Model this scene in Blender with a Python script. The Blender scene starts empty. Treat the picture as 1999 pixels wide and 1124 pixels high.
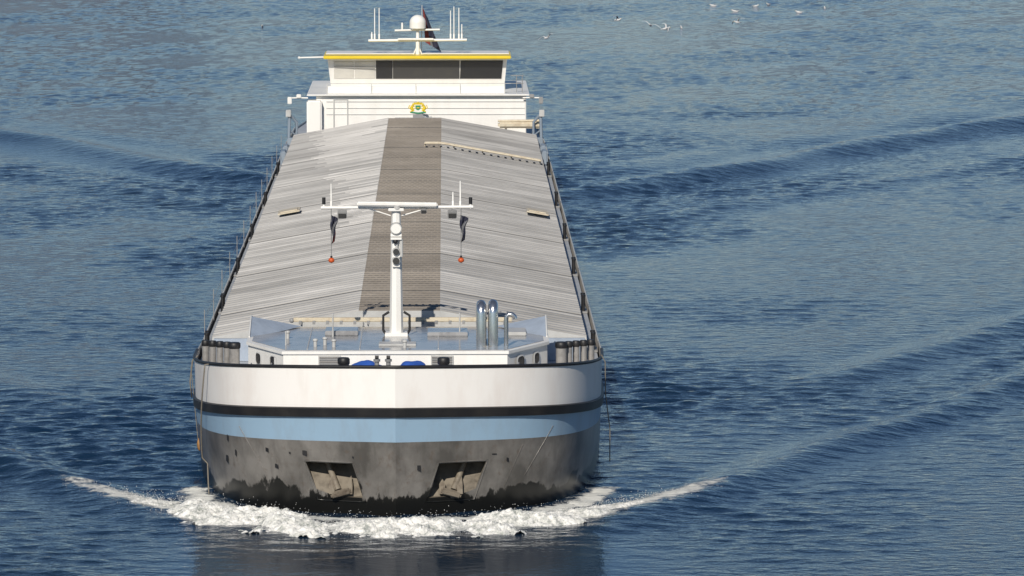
import bpy, bmesh, math, random
import numpy as np
from mathutils import Vector, Matrix, Euler, noise
random.seed(7); rng=np.random.default_rng(5)
R=math.radians
scene=bpy.context.scene
COL=scene.collection

# ------------------------------------------------------------------ materials
def newmat(name):
    m=bpy.data.materials.new(name); m.use_nodes=True
    nt=m.node_tree; b=nt.nodes['Principled BSDF']
    return m,nt,b
def paint(name,col,rough=0.45,metal=0.0,dirt=0.25,scale=1.5,dirtcol=None,bump=0.0,stretch=(1,1,1),bscale=8):
    m,nt,b=newmat(name); N=nt.nodes; L=nt.links
    tc=N.new('ShaderNodeTexCoord'); mp=N.new('ShaderNodeMapping'); mp.inputs['Scale'].default_value=stretch
    L.new(tc.outputs['Object'],mp.inputs[0])
    n=N.new('ShaderNodeTexNoise'); n.inputs['Scale'].default_value=scale; n.inputs['Detail'].default_value=8; n.inputs['Roughness'].default_value=0.65
    L.new(mp.outputs[0],n.inputs['Vector'])
    r=N.new('ShaderNodeMapRange'); r.inputs[1].default_value=0.45; r.inputs[2].default_value=0.72; r.inputs[3].default_value=0; r.inputs[4].default_value=dirt
    L.new(n.outputs['Fac'],r.inputs[0])
    mx=N.new('ShaderNodeMix'); mx.data_type='RGBA'
    mx.inputs[6].default_value=(*col,1)
    dc=dirtcol or tuple(c*0.45 for c in col)
    mx.inputs[7].default_value=(*dc,1)
    L.new(r.outputs[0],mx.inputs[0]); L.new(mx.outputs[2],b.inputs['Base Color'])
    b.inputs['Roughness'].default_value=rough; b.inputs['Metallic'].default_value=metal
    if bump:
        n2=N.new('ShaderNodeTexNoise'); n2.inputs['Scale'].default_value=bscale; n2.inputs['Detail'].default_value=4
        L.new(mp.outputs[0],n2.inputs['Vector'])
        bp=N.new('ShaderNodeBump'); bp.inputs['Distance'].default_value=bump; bp.inputs['Strength'].default_value=0.6
        L.new(n2.outputs['Fac'],bp.inputs['Height']); L.new(bp.outputs[0],b.inputs['Normal'])
    return m
M={}
M['white']=paint('white_paint',(0.84,0.825,0.79),0.38,dirt=0.2,scale=1.2,dirtcol=(0.48,0.42,0.35),stretch=(1.6,1,0.35))
M['bulwark']=paint('bulwark_white',(0.85,0.825,0.795),0.42,dirt=0.34,scale=0.9,dirtcol=(0.60,0.50,0.44),stretch=(1.4,1,0.45))
M['black']=paint('black_paint',(0.012,0.012,0.014),0.5,dirt=0.4,dirtcol=(0.05,0.045,0.04))
M['lightblue']=paint('light_blue_paint',(0.29,0.43,0.57),0.42,dirt=0.55,scale=1.4,dirtcol=(0.25,0.32,0.40),stretch=(1.6,1,0.4))
M['deckblue']=paint('deck_grey_blue',(0.42,0.44,0.47),0.5,dirt=0.4,scale=2,dirtcol=(0.2,0.21,0.23))
M['screen']=paint('screen_blue',(0.35,0.41,0.50),0.5,dirt=0.4,scale=2)
M['roofblue']=paint('cabin_roof_paint',(0.34,0.34,0.345),0.16,metal=0.0,dirt=0.85,scale=2.0,dirtcol=(0.14,0.135,0.14),bump=0.012,bscale=1.5)
M['yellow']=paint('yellow_paint',(0.78,0.58,0.03),0.4,dirt=0.2)
M['cream']=paint('cream_paint',(0.62,0.55,0.42),0.5,dirt=0.6,scale=4,dirtcol=(0.35,0.24,0.14))
M['glass']=paint('dark_glass',(0.02,0.021,0.024),0.15,dirt=0.2,scale=2)
M['glass2']=paint('tinted_glass',(0.05,0.05,0.05),0.22,dirt=0.5,scale=2,dirtcol=(0.075,0.07,0.06))
M['blind']=paint('white_blind',(0.64,0.62,0.57),0.3,dirt=0.3)
M['grey']=paint('grey_paint',(0.28,0.28,0.28),0.5,dirt=0.5)
M['lightgrey']=paint('light_grey_paint',(0.50,0.50,0.49),0.45,dirt=0.4)
M['drum']=paint('bollard_steel',(0.36,0.345,0.33),0.35,metal=0.3,dirt=0.6,scale=5)
M['chrome']=paint('polished_steel',(0.78,0.77,0.75),0.22,metal=0.95,dirt=0.3)
M['red']=paint('red_paint',(0.60,0.10,0.02),0.45,dirt=0.2)
M['navy']=paint('navy_cloth',(0.02,0.022,0.045),0.8,dirt=0.3)
M['redcloth']=paint('red_cloth',(0.18,0.03,0.025),0.8,dirt=0.3)
M['whitecloth']=paint('white_cloth',(0.15,0.155,0.17),0.8,dirt=0.3)
M['tarp']=paint('blue_tarpaulin',(0.03,0.10,0.42),0.55,dirt=0.4,scale=5,bump=0.03)
M['rope']=paint('rope_fibre',(0.20,0.18,0.15),0.9,dirt=0.5,scale=20)
M['orange']=paint('orange_fender',(0.36,0.19,0.07),0.6,dirt=0.7,scale=4)
M['green']=paint('green_enamel',(0.03,0.25,0.12),0.5,dirt=0.3)
M['steelblue']=paint('blue_grey_steel',(0.25,0.30,0.36),0.4,dirt=0.4)
M['anchor']=paint('anchor_iron',(0.21,0.18,0.14),0.7,dirt=0.85,scale=3.5,dirtcol=(0.06,0.04,0.028),bump=0.02)
M['pocket']=paint('pocket_steel',(0.22,0.19,0.15),0.75,dirt=0.95,scale=1.8,dirtcol=(0.03,0.024,0.018))
M['gull']=paint('gull_feather',(0.66,0.66,0.66),0.8,dirt=0.4,scale=6,dirtcol=(0.30,0.31,0.33))
M['unseenbank']=paint('unseen_bank',(0.17,0.125,0.085),0.9,dirt=0.8,scale=0.05,dirtcol=(0.07,0.055,0.04))

def hullmat():
    m,nt,b=newmat('weathered_grey_hull'); N=nt.nodes; L=nt.links
    tc=N.new('ShaderNodeTexCoord')
    mp=N.new('ShaderNodeMapping'); mp.inputs['Scale'].default_value=(1.3,1.0,0.9); L.new(tc.outputs['Object'],mp.inputs[0])
    n=N.new('ShaderNodeTexNoise'); n.inputs['Scale'].default_value=0.7; n.inputs['Detail'].default_value=12; n.inputs['Roughness'].default_value=0.6
    L.new(mp.outputs[0],n.inputs['Vector'])
    cr=N.new('ShaderNodeValToRGB'); e=cr.color_ramp.elements
    e[0].position=0.36; e[0].color=(0.085,0.08,0.074,1); e[1].position=0.62; e[1].color=(0.215,0.203,0.19,1)
    L.new(n.outputs['Fac'],cr.inputs[0])
    n3=N.new('ShaderNodeTexNoise'); n3.inputs['Scale'].default_value=3.5; n3.inputs['Detail'].default_value=10; n3.inputs['Roughness'].default_value=0.7
    L.new(mp.outputs[0],n3.inputs['Vector'])
    r3=N.new('ShaderNodeMapRange'); r3.inputs[1].default_value=0.54; r3.inputs[2].default_value=0.70; r3.inputs[4].default_value=0.6
    L.new(n3.outputs['Fac'],r3.inputs[0])
    m3=N.new('ShaderNodeMix'); m3.data_type='RGBA'; m3.inputs[7].default_value=(0.10,0.072,0.053,1)
    L.new(r3.outputs[0],m3.inputs[0]); L.new(cr.outputs[0],m3.inputs[6])
    mps=N.new('ShaderNodeMapping'); mps.inputs['Scale'].default_value=(5,3,0.35); L.new(tc.outputs['Object'],mps.inputs[0])
    ns_=N.new('ShaderNodeTexNoise'); ns_.inputs['Scale'].default_value=1.0; ns_.inputs['Detail'].default_value=5; L.new(mps.outputs[0],ns_.inputs['Vector'])
    rs=N.new('ShaderNodeMapRange'); rs.inputs[1].default_value=0.55; rs.inputs[2].default_value=0.75; rs.inputs[4].default_value=0.45; L.new(ns_.outputs['Fac'],rs.inputs[0])
    ms=N.new('ShaderNodeMix'); ms.data_type='RGBA'; ms.inputs[7].default_value=(0.06,0.055,0.05,1); L.new(rs.outputs[0],ms.inputs[0]); L.new(m3.outputs[2],ms.inputs[6])
    sp=N.new('ShaderNodeSeparateXYZ'); L.new(tc.outputs['Object'],sp.inputs[0])
    mp2=N.new('ShaderNodeMapping'); mp2.inputs['Scale'].default_value=(1.0,0.4,0.4); mp2.inputs['Location'].default_value=(3.3,0,0); L.new(tc.outputs['Object'],mp2.inputs[0])
    n2=N.new('ShaderNodeTexNoise'); n2.inputs['Scale'].default_value=0.8; n2.inputs['Detail'].default_value=10; n2.inputs['Roughness'].default_value=0.62
    L.new(mp2.outputs[0],n2.inputs['Vector'])
    ma=N.new('ShaderNodeMath'); ma.operation='MULTIPLY_ADD'; ma.inputs[1].default_value=-3.0; L.new(n2.outputs['Fac'],ma.inputs[0]); L.new(sp.outputs['Z'],ma.inputs[2])
    r=N.new('ShaderNodeMapRange'); r.inputs[1].default_value=-0.95; r.inputs[2].default_value=-0.88; r.inputs[3].default_value=1; r.inputs[4].default_value=0
    L.new(ma.outputs[0],r.inputs[0])
    mx=N.new('ShaderNodeMix'); mx.data_type='RGBA'; mx.inputs[7].default_value=(0.010,0.010,0.009,1)
    L.new(r.outputs[0],mx.inputs[0]); L.new(ms.outputs[2],mx.inputs[6]); L.new(mx.outputs[2],b.inputs['Base Color'])
    b.inputs['Roughness'].default_value=0.3
    return m
M['hull']=hullmat()

def hatchmat(name,c1,c2,rough,metal=0.0,ridge=False):
    m,nt,b=newmat(name); N=nt.nodes; L=nt.links
    tc=N.new('ShaderNodeTexCoord')
    mp=N.new('ShaderNodeMapping'); mp.inputs['Scale'].default_value=(0.16,2.2,0.1) if not ridge else (2,2,1)
    L.new(tc.outputs['Object'],mp.inputs[0])
    n=N.new('ShaderNodeTexNoise'); n.inputs['Scale'].default_value=1.0; n.inputs['Detail'].default_value=6; n.inputs['Roughness'].default_value=0.65
    L.new(mp.outputs[0],n.inputs['Vector'])
    cr=N.new('ShaderNodeValToRGB'); e=cr.color_ramp.elements
    e[0].position=0.32; e[0].color=(*c1,1); e[1].position=0.68; e[1].color=(*c2,1)
    L.new(n.outputs['Fac'],cr.inputs[0])
    oi=N.new('ShaderNodeObjectInfo')
    n5=N.new('ShaderNodeTexNoise'); n5.inputs['Scale'].default_value=0.22; n5.inputs['Detail'].default_value=6; n5.inputs['Roughness'].default_value=0.6; L.new(tc.outputs['Object'],n5.inputs['Vector'])
    ad=N.new('ShaderNodeMath'); ad.operation='MULTIPLY_ADD'; ad.inputs[1].default_value=0.12; L.new(oi.outputs['Random'],ad.inputs[0])
    L.new(n5.outputs['Fac'],ad.inputs[2])
    rr=N.new('ShaderNodeMapRange'); rr.inputs[1].default_value=0.38; rr.inputs[2].default_value=0.74; rr.inputs[3].default_value=0.80; rr.inputs[4].default_value=1.22
    L.new(ad.outputs[0],rr.inputs[0])
    vm=N.new('ShaderNodeVectorMath'); vm.operation='SCALE'; L.new(cr.outputs[0],vm.inputs[0]); L.new(rr.outputs[0],vm.inputs['Scale'])
    L.new(vm.outputs[0],b.inputs['Base Color'])
    b.inputs['Roughness'].default_value=rough
    b.inputs['Metallic'].default_value=metal
    b.inputs['Specular IOR Level'].default_value=0.5
    return m
M['hatch']=hatchmat('weathered_aluminium',(0.140,0.137,0.134),(0.215,0.211,0.207),0.36)
M['hatchglare']=hatchmat('aluminium_glare',(0.36,0.35,0.335),(0.50,0.485,0.47),0.38)  # lighter copy of the cover metal, stands for a bright reflection
M['rib']=hatchmat('rib_aluminium',(0.215,0.21,0.204),(0.41,0.40,0.388),0.38,0.02)
M['seam']=paint('cover_joint',(0.12,0.115,0.11),0.7,dirt=0.4)
M['ridge']=hatchmat('anti_slip_walkway',(0.165,0.143,0.118),(0.210,0.184,0.155),0.7,0.0,True)
M['ridgerib']=hatchmat('walkway_tread',(0.23,0.203,0.17),(0.285,0.252,0.215),0.65,0.0,True)

# ------------------------------------------------------------------ mesh builder
class B:
    def __init__(s): s.v=[]; s.f=[]; s.m=[]; s.mats=[]; s.sm=[]
    def mi(s,mat):
        mat=M[mat] if isinstance(mat,str) else mat
        if mat not in s.mats: s.mats.append(mat)
        return s.mats.index(mat)
    def add(s,vs,fs,mat,smooth=False):
        o=len(s.v); s.v+= [tuple(v) for v in vs]; k=s.mi(mat)
        for f in fs: s.f.append([i+o for i in f]); s.m.append(k); s.sm.append(smooth)
        return s
    def box(s,c,d,mat='white',rot=None,bev=0.0):
        bm=bmesh.new(); bmesh.ops.create_cube(bm,size=1)
        for v in bm.verts: v.co=Vector((v.co.x*d[0],v.co.y*d[1],v.co.z*d[2]))
        if bev: bmesh.ops.bevel(bm,geom=list(bm.edges),offset=bev,segments=2,affect='EDGES')
        mt=Matrix.Translation(c)
        if rot: mt=mt@Euler(rot).to_matrix().to_4x4()
        bm.transform(mt); s.bm(bm,mat); return s
    def bx(s,x0,x1,y0,y1,z0,z1,mat='white',bev=0.0):
        return s.box(((x0+x1)/2,(y0+y1)/2,(z0+z1)/2),(x1-x0,y1-y0,z1-z0),mat,None,bev)
    def bm(s,bm,mat,smooth=False):
        bm.verts.index_update()
        s.add([v.co for v in bm.verts],[[v.index for v in f.verts] for f in bm.faces],mat,smooth); bm.free()
    def tube(s,pts,r,mat='white',n=10,smooth=True):
        pts=[Vector(p) for p in pts]; rs=r if isinstance(r,(list,tuple)) else [r]*len(pts)
        vs=[];fs=[]; prev=None
        for i,p in enumerate(pts):
            if i==0: t=pts[1]-pts[0]
            elif i==len(pts)-1: t=pts[-1]-pts[-2]
            else: t=(pts[i+1]-p).normalized()+(p-pts[i-1]).normalized()
            t.normalize()
            if prev is None:
                a=Vector((0,0,1)) if abs(t.z)<0.9 else Vector((1,0,0))
                u=t.cross(a).normalized()
            else:
                u=(prev-t*prev.dot(t)).normalized()
            prev=u; w=t.cross(u)
            for k in range(n):
                a=2*math.pi*k/n; vs.append(p+(u*math.cos(a)+w*math.sin(a))*rs[i])
        for i in range(len(pts)-1):
            for k in range(n):
                k2=(k+1)%n; fs.append([i*n+k,i*n+k2,(i+1)*n+k2,(i+1)*n+k])
        s.add(vs,fs,mat,smooth)
        o=len(pts)-1
        s.add([vs[k] for k in range(n)],[list(range(n))[::-1]],mat); s.add([vs[o*n+k] for k in range(n)],[list(range(n))],mat)
        return s
    def sph(s,c,r,mat='white',seg=16,sc=(1,1,1)):
        bm=bmesh.new(); bmesh.ops.create_uvsphere(bm,u_segments=seg,v_segments=seg//2+2,radius=r)
        for v in bm.verts: v.co=Vector((v.co.x*sc[0],v.co.y*sc[1],v.co.z*sc[2]))+Vector(c)
        s.bm(bm,mat,True); return s
    def prism(s,poly,z0,z1,mat='white',topmat=None):
        n=len(poly); vs=[(x,y,z0) for x,y in poly]+[(x,y,z1) for x,y in poly]
        s.add(vs,[[i,(i+1)%n,n+(i+1)%n,n+i] for i in range(n)]+[list(range(n))[::-1]],mat)
        s.add([(x,y,z1) for x,y in poly],[list(range(n))],topmat or mat); return s
    def make(s,name,parent=None):
        me=bpy.data.meshes.new(name); me.from_pydata(s.v,[],s.f); 
        for m in s.mats: me.materials.append(m)
        me.polygons.foreach_set('material_index',s.m); me.polygons.foreach_set('use_smooth',s.sm); me.update()
        o=bpy.data.objects.new(name,me); COL.objects.link(o)
        if parent: o.parent=parent
        return o

# ------------------------------------------------------------------ ship
ship=bpy.data.objects.new('cargo_ship',None); COL.objects.link(ship)
ship['label']='long white, light blue and grey river barge under way'
ship['category']='cargo ship'

base=[(0,0),(1.3,0.40),(2.5,0.86),(3.55,1.5),(4.4,2.5),(5.0,4.0),(5.35,5.8),(5.55,8.0),(5.68,12.0)]
def catmull(P,n=5):
    out=[]; P=[Vector((*p,0)) for p in P]; Q=[P[0]*2-P[1]]+P+[P[-1]*2-P[-2]]
    for i in range(1,len(Q)-2):
        for k in range(n):
            t=k/n; a,b,c,d=Q[i-1],Q[i],Q[i+1],Q[i+2]
            v=0.5*((2*b)+(c-a)*t+(2*a-5*b+4*c-d)*t*t+(3*b-a-3*c+d)*t**3); out.append((v.x,v.y))
    out.append((P[-1].x,P[-1].y)); return out
bowline=catmull(base,5)
half=bowline+[(5.7,18),(5.7,40),(5.7,65),(5.7,90),(5.6,100),(5.2,105),(4.2,109)]
def drop(Y): 
    t=min(Y,12)
    return 0.10*t-0.0016*t*t
def pt(b,Y,z,off=0.0):
    k=max(0,(3.0-z))/3.0; f=max(0,1-Y/14)
    Y2=Y+0.85*k*f; b2=b*(1-0.075*k*k*f-0.01*k*f)
    return b2+off*(1 if b>0.01 else 0),Y2-off*f*0.8
rows_low=[(-1.2,None),(0.0,None),(0.7,None),(1.30,None),(None,1.99),(None,2.68)]
full=[(-b,Y) for b,Y in half[::-1]]+half[1:]
def zrow(r,Y):
    if r[0] is not None: return r[0]
    return r[1]-drop(Y)*(0.62 if r[1]==1.99 else 1)
def strip(rows,mats,off=0.0,closed=False,smooth=True):
    b=B(); n=len(full); vs=[]
    for r in rows:
        for X,Y in full:
            z=zrow(r,Y); bb,yy=pt(abs(X),Y,z,off); vs.append((math.copysign(bb,X) if X else 0,yy,z))
    for i in range(len(rows)-1):
        fs=[[i*n+k,i*n+k+1,(i+1)*n+k+1,(i+1)*n+k] for k in range(n-1)]
        if i==0: b.add(vs,fs,mats[i],smooth)
        else:
            mi=b.mi(mats[i])
            for f in fs: b.f.append(f); b.m.append(mi); b.sm.append(smooth)
    if closed:
        mi=b.mi(mats[0]); top=(len(rows)-1)*n; h=n//2
        for k in range(h):
            j=n-1-k
            if j-1>k+1:
                b.f.append([k,k+1,j-1,j][::-1]); b.m.append(mi); b.sm.append(False)
                b.f.append([top+k,top+k+1,top+j-1,top+j]); b.m.append(mi); b.sm.append(False)
            elif k+1==j-1:
                b.f.append([k,k+1,j][::-1]); b.m.append(mi); b.sm.append(False)
                b.f.append([top+k,top+k+1,top+j]); b.m.append(mi); b.sm.append(False)
        for i in range(len(rows)-1):
            b.f.append([i*n,(i+1)*n,(i+1)*n+n-1,i*n+n-1]); b.m.append(mi); b.sm.append(False)
    return b
def sharpen(o,ang=0.6):
    bm=bmesh.new(); bm.from_mesh(o.data); bmesh.ops.recalc_face_normals(bm,faces=bm.faces)
    for e in bm.edges:
        if all(abs(v.co.x)<1e-4 for v in e.verts): e.smooth=False
        elif len(e.link_faces)==2 and e.calc_face_angle(0)>ang: e.smooth=False
    bm.to_mesh(o.data); bm.free()
hb=strip(rows_low,['hull','hull','hull','hull','lightblue'],closed=True)
hb.mi('pocket')
hull=hb.make('hull',ship); sharpen(hull)
for sgn in (-1,1):
    c=B()
    top=[(sgn*1.13,1.38),(sgn*2.36,1.38)]; bot=[(sgn*0.80,0.36),(sgn*2.02,0.36)]
    tb=[(sgn*1.13,1.36),(sgn*2.34,1.36)]; bb_=[(sgn*0.86,0.46),(sgn*2.00,0.46)]
    vs=[(top[0][0],-1.5,top[0][1]),(top[1][0],-1.5,top[1][1]),(bot[1][0],-1.5,bot[1][1]),(bot[0][0],-1.5,bot[0][1]),
        (tb[0][0],2.0,tb[0][1]),(tb[1][0],2.0,tb[1][1]),(bb_[1][0],1.2,bb_[1][1]),(bb_[0][0],1.2,bb_[0][1])]
    c.add(vs,[[0,1,2,3],[7,6,5],[7,5,4],[0,4,5],[0,5,1],[1,5,6],[1,6,2],[2,6,7],[2,7,3],[3,7,4],[3,4,0]],'pocket')
    co=c.make('cutter'); 
    bm=bmesh.new(); bm.from_mesh(co.data); bmesh.ops.recalc_face_normals(bm,faces=bm.faces); bm.to_mesh(co.data); bm.free()
    md=hull.modifiers.new('cut','BOOLEAN'); md.operation='DIFFERENCE'; md.object=co; md.solver='EXACT'; md.material_mode='TRANSFER'
    dg=bpy.context.evaluated_depsgraph_get(); me=bpy.data.meshes.new_from_object(hull.evaluated_get(dg))
    hull.modifiers.clear(); hull.data=me
    bpy.data.objects.remove(co)

bw=strip([(None,2.92),(None,3.96)],['bulwark'])
for i,v in enumerate(bw.v):
    if v[1]>14: bw.v[i]=(v[0],v[1],v[2]-0.22 if v[2]>2.6 else v[2])
o=bw.make('bulwark',ship); sharpen(o)
rb=strip([(None,2.65),(None,2.67),(None,2.90),(None,2.93)],['black','black','black'],off=0.07,smooth=True)
n=len(full)
for k in range(n):
    for r in (0,3):
        X,Y=full[k]; x,y,z=rb.v[r*n+k]; bb,yy=pt(abs(X),Y,z,-0.02); rb.v[r*n+k]=(math.copysign(bb,X) if X else 0,yy,z)
o=rb.make('rubbing_strake',ship); sharpen(o,0.5)
rim=B(); pts=[]
for X,Y in full:
    if Y>12.5: continue
    z=3.98-drop(Y); bb,yy=pt(abs(X),Y,z,0.0); pts.append((math.copysign(bb,X) if X else 0,yy,z))
rim.tube(pts,0.045,'black',8)
rim.make('bulwark_rail',ship)
for s in (-1,1):
    rim=B(); rim.tube([(s*5.68,12.2,2.95),(s*5.7,16,2.80),(s*5.7,90,2.80),(s*5.6,100,2.8)],0.03,'lightgrey',6); rim.make('side_rail',ship)

dk=B(); dpoly=[(x*0.985,y+0.15) for x,y in [(-b,Y) for b,Y in half[::-1]]+half[1:]]
nn=len(dpoly)
vs=[(x,y,2.70) for x,y in dpoly]; fs=[]
for k in range(nn//2):
    j=nn-1-k
    if j-1>k+1: fs.append([k,k+1,j-1,j])
    elif j-1==k+1: fs.append([k,k+1,j])
dk.add(vs,[f[::-1] for f in fs],'deckblue'); dk.make('deck',ship)

cm=B()
cm.bx(-4.95,-4.85,12.2,87.8,2.71,3.2,'lightgrey'); cm.bx(4.85,4.95,12.2,87.8,2.71,3.2,'lightgrey')
cm.bx(-5.2,5.2,11.80,11.95,2.71,3.34,'screen'); cm.bx(-4.95,4.95,87.8,87.9,2.71,3.3,'lightgrey')
y=13
while y<87:
    for s in (-1,1):
        cm.add([(s*4.95,y,2.71),(s*5.3,y,2.71),(s*4.95,y,3.2),(s*4.95,y+0.06,2.71),(s*5.3,y+0.06,2.71),(s*4.95,y+0.06,3.2)],[[0,1,2],[5,4,3],[1,4,5,2],[0,3,4,1]],'lightgrey')
    y+=1.5
cm.make('hatch_coaming',ship)

NC=14; L0=12.0; LC=75.6/NC
RZ=4.10; SL=(RZ-3.36)/4.11
prof=[(-5.28,3.06),(-5.25,3.36),(-1.14,RZ),(1.14,RZ),(5.25,3.36),(5.28,3.06)]
for i in range(NC):
    h=B(); y0=L0+i*LC+0.015; y1=y0+LC-0.03; lift=0.02 if i%2 else 0.0
    ys=[]; nr=9; p=(y1-y0)/nr
    for k in range(nr):
        a=y0+k*p
        ys+=[(a,0.0,0),(a+0.03,0.05,1),(a+0.10,0.05,1),(a+0.14,0.0,1),(a+p*0.5,0.0,0),(a+p*0.50+0.02,0.025,1),(a+p*0.5+0.07,0.025,1),(a+p*0.5+0.09,0.0,1)]
    ys.append((y1,0.0,0))
    for j in range(5):
        vs=[];A=[];Bf=[]
        ja,jb=prof[j],prof[j+1]
        for (yv,dz,_) in ys:
            dzz=dz*(0.5 if j==2 else 1)
            vs.append((ja[0],yv,ja[1]+lift+(dzz if j!=0 else 0))); vs.append((jb[0],yv,jb[1]+lift+(dzz if j!=4 else 0)))
        for k in range(len(ys)-1):
            (Bf if ys[k+1][2] else A).append([2*k,2*k+1,2*k+3,2*k+2])
        mat='ridge' if j==2 else 'hatch'
        h.add(vs,A,mat); h.add(vs,Bf,'ridgerib' if j==2 else 'rib')
        if i>=5 and j==1:   # painted bright reflection: lighter strips on the left slope, individual lengths
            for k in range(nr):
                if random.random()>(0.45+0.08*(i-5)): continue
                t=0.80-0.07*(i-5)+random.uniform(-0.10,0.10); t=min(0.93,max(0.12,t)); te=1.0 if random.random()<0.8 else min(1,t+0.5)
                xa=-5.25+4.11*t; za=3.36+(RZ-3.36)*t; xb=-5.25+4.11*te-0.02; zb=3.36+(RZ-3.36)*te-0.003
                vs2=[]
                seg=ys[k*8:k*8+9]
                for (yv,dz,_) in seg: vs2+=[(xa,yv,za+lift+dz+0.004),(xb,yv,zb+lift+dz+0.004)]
                h.add(vs2,[[2*q,2*q+1,2*q+3,2*q+2] for q in range(len(seg)-1)],'hatchglare')
    for yv in (y0,y1):
        h.add([(px,yv,pz+lift) for px,pz in prof],[[0,1,2,3,4,5]],'lightgrey' if (i==0 and yv==y0) else 'seam')
    for k in range(nr):
        for q in range(12):
            xx=-1.05+q*0.19+(0.095 if k%2 else 0); yy=y0+k*p+p*0.30
            z_=RZ+lift
            if xx<1.1: h.add([(xx-.035,yy-.05,z_+0.002),(xx+.035,yy-.05,z_+0.002),(xx+.03,yy,z_+0.035),(xx-.03,yy,z_+0.035),(xx-.035,yy+.05,z_+0.002),(xx+.035,yy+.05,z_+0.002)],[[0,1,2,3],[3,2,5,4]],'ridgerib')
    h.make('hatch_cover',ship)

def bar(x0,x1,y):
    b=B()
    z=lambda x: RZ-(abs(x)-1.14)*SL+0.20 if abs(x)>1.14 else RZ+0.2
    m=max(3,int(abs(x1-x0)/0.28))
    for dy in (0,0.32): b.tube([(x0+(x1-x0)*k/m,y+dy,z(x0+(x1-x0)*k/m)) for k in range(m+1)],0.045,'cream',6)
    for k in range(m+1):
        x=x0+(x1-x0)*k/m; b.box((x,y+0.16,z(x)),(0.07,0.34,0.05),'cream')
        if k%4==0: b.box((x,y+0.16,z(x)-0.07),(0.06,0.1,0.1),'cream')
    b.make('boarding_ladder',ship)
bar(0.5,5.1,71)
for x0,x1,y in ((-4.55,-3.85,47.5),(4.2,4.9,47.8)):
    sg=math.copysign(1,x0); b=B(); zc=RZ-(abs((x0+x1)/2)-1.14)*SL+0.16
    b.box(((x0+x1)/2,y,zc),(0.78,1.3,0.05),'cream',rot=(0,sg*0.175,0)); b.box(((x0+x1)/2,y,zc+0.035),(0.6,0.9,0.03),'cream',rot=(0,sg*0.175,0))
    b.make('access_hatch',ship)

b=B(); b.bx(-2.95,3.15,11.35,11.5,3.86,3.98,'cream',0.015)
for k in range(16): b.bx(-2.8+k*0.38,-2.72+k*0.38,11.28,11.36,3.80,3.90,'grey')
for x in (-2.7,-0.9,1.2,2.9): b.bx(x-.05,x+.05,11.38,11.47,2.71,3.88,'lightgrey')
b.sph((-3.0,11.4,3.9),0.07,'grey'); b.make('hatch_beam',ship)

def bollard(x,y,z,h,r,name='bollard'):
    b=B(); b.tube([(x,y,z),(x,y,z+h*0.84)],r,'drum',16); b.tube([(x,y,z+h*0.84),(x,y,z+h*0.87),(x,y,z+h*0.97),(x,y,z+h)],[r*1.02,r*1.16,r*1.16,r*0.95],'black',16)
    b.make(name,ship)
for s in (-1,1):
    for y in (14,24,35,47,60,74):
        b=B(); x=s*5.50
        for dy in (0,0.5): b.tube([(x,y+dy,2.71),(x,y+dy,3.20)],0.055,'black',10); b.tube([(x,y+dy,3.20),(x,y+dy,3.26)],0.075,'black',10)
        b.bx(x-0.12,x+0.12,y-0.2,y+0.7,2.71,2.76,'grey'); b.make('mooring_bollard',ship)
b=B()
for k in range(13):
    y=16+k*5.6; b.tube([(-5.66,y,2.75),(-5.66,y,3.70)],0.014,'grey',6)
b.tube([(-5.66,16,3.4),(-5.66,83.2,3.4)],0.006,'grey',4)
b.make('side_railing',ship)

for s in (-1,1):
    for k in range(5):
        bollard(s*(5.27-0.21*k),8.5-0.30*k,2.71,0.98+0.02*k,0.095+(0.05 if k==4 else 0))
for x in (-1.38,1.24): bollard(x,2.9,2.71,1.17,0.14)
for x in (-0.5,-0.2):
    b=B(); b.tube([(x,2.2,2.71),(x,2.2,3.86)],0.06,'grey',12); b.tube([(x,2.2,3.86),(x,2.2,3.92)],0.09,'grey',12); b.tube([(x-.05,2.2,3.97),(x+.05,2.2,3.97)],0.045,'black',10); b.make('fairlead',ship)
for x in (-0.80,0.42):
    b=B(); bm=bmesh.new(); bmesh.ops.create_icosphere(bm,subdivisions=4,radius=1)
    for v in bm.verts:
        nz=noise.noise(v.co*2.2+Vector((x,0,0)))*0.15
        v.co=Vector((v.co.x*0.55,v.co.y*0.5,v.co.z*0.46))*(1+nz); v.co+=Vector((x,3.6,3.24))
        v.co.z=max(v.co.z,2.75)
    b.bm(bm,'tarp',True); b.make('winch_cover',ship)
for x,y in ((-3.6,4.6),(3.5,4.7)):
    b=B(); b.tube([(x-0.25,y,3.20),(x+0.25,y,3.20)],0.28,'steelblue',16); b.tube([(x-0.28,y,3.20),(x-0.25,y,3.20)],0.34,'grey',16); b.tube([(x+0.25,y,3.20),(x+0.28,y,3.20)],0.34,'grey',16); b.bx(x-.3,x+.3,y-.3,y+.3,2.71,2.95,'grey'); b.make('rope_winch',ship)

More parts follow.
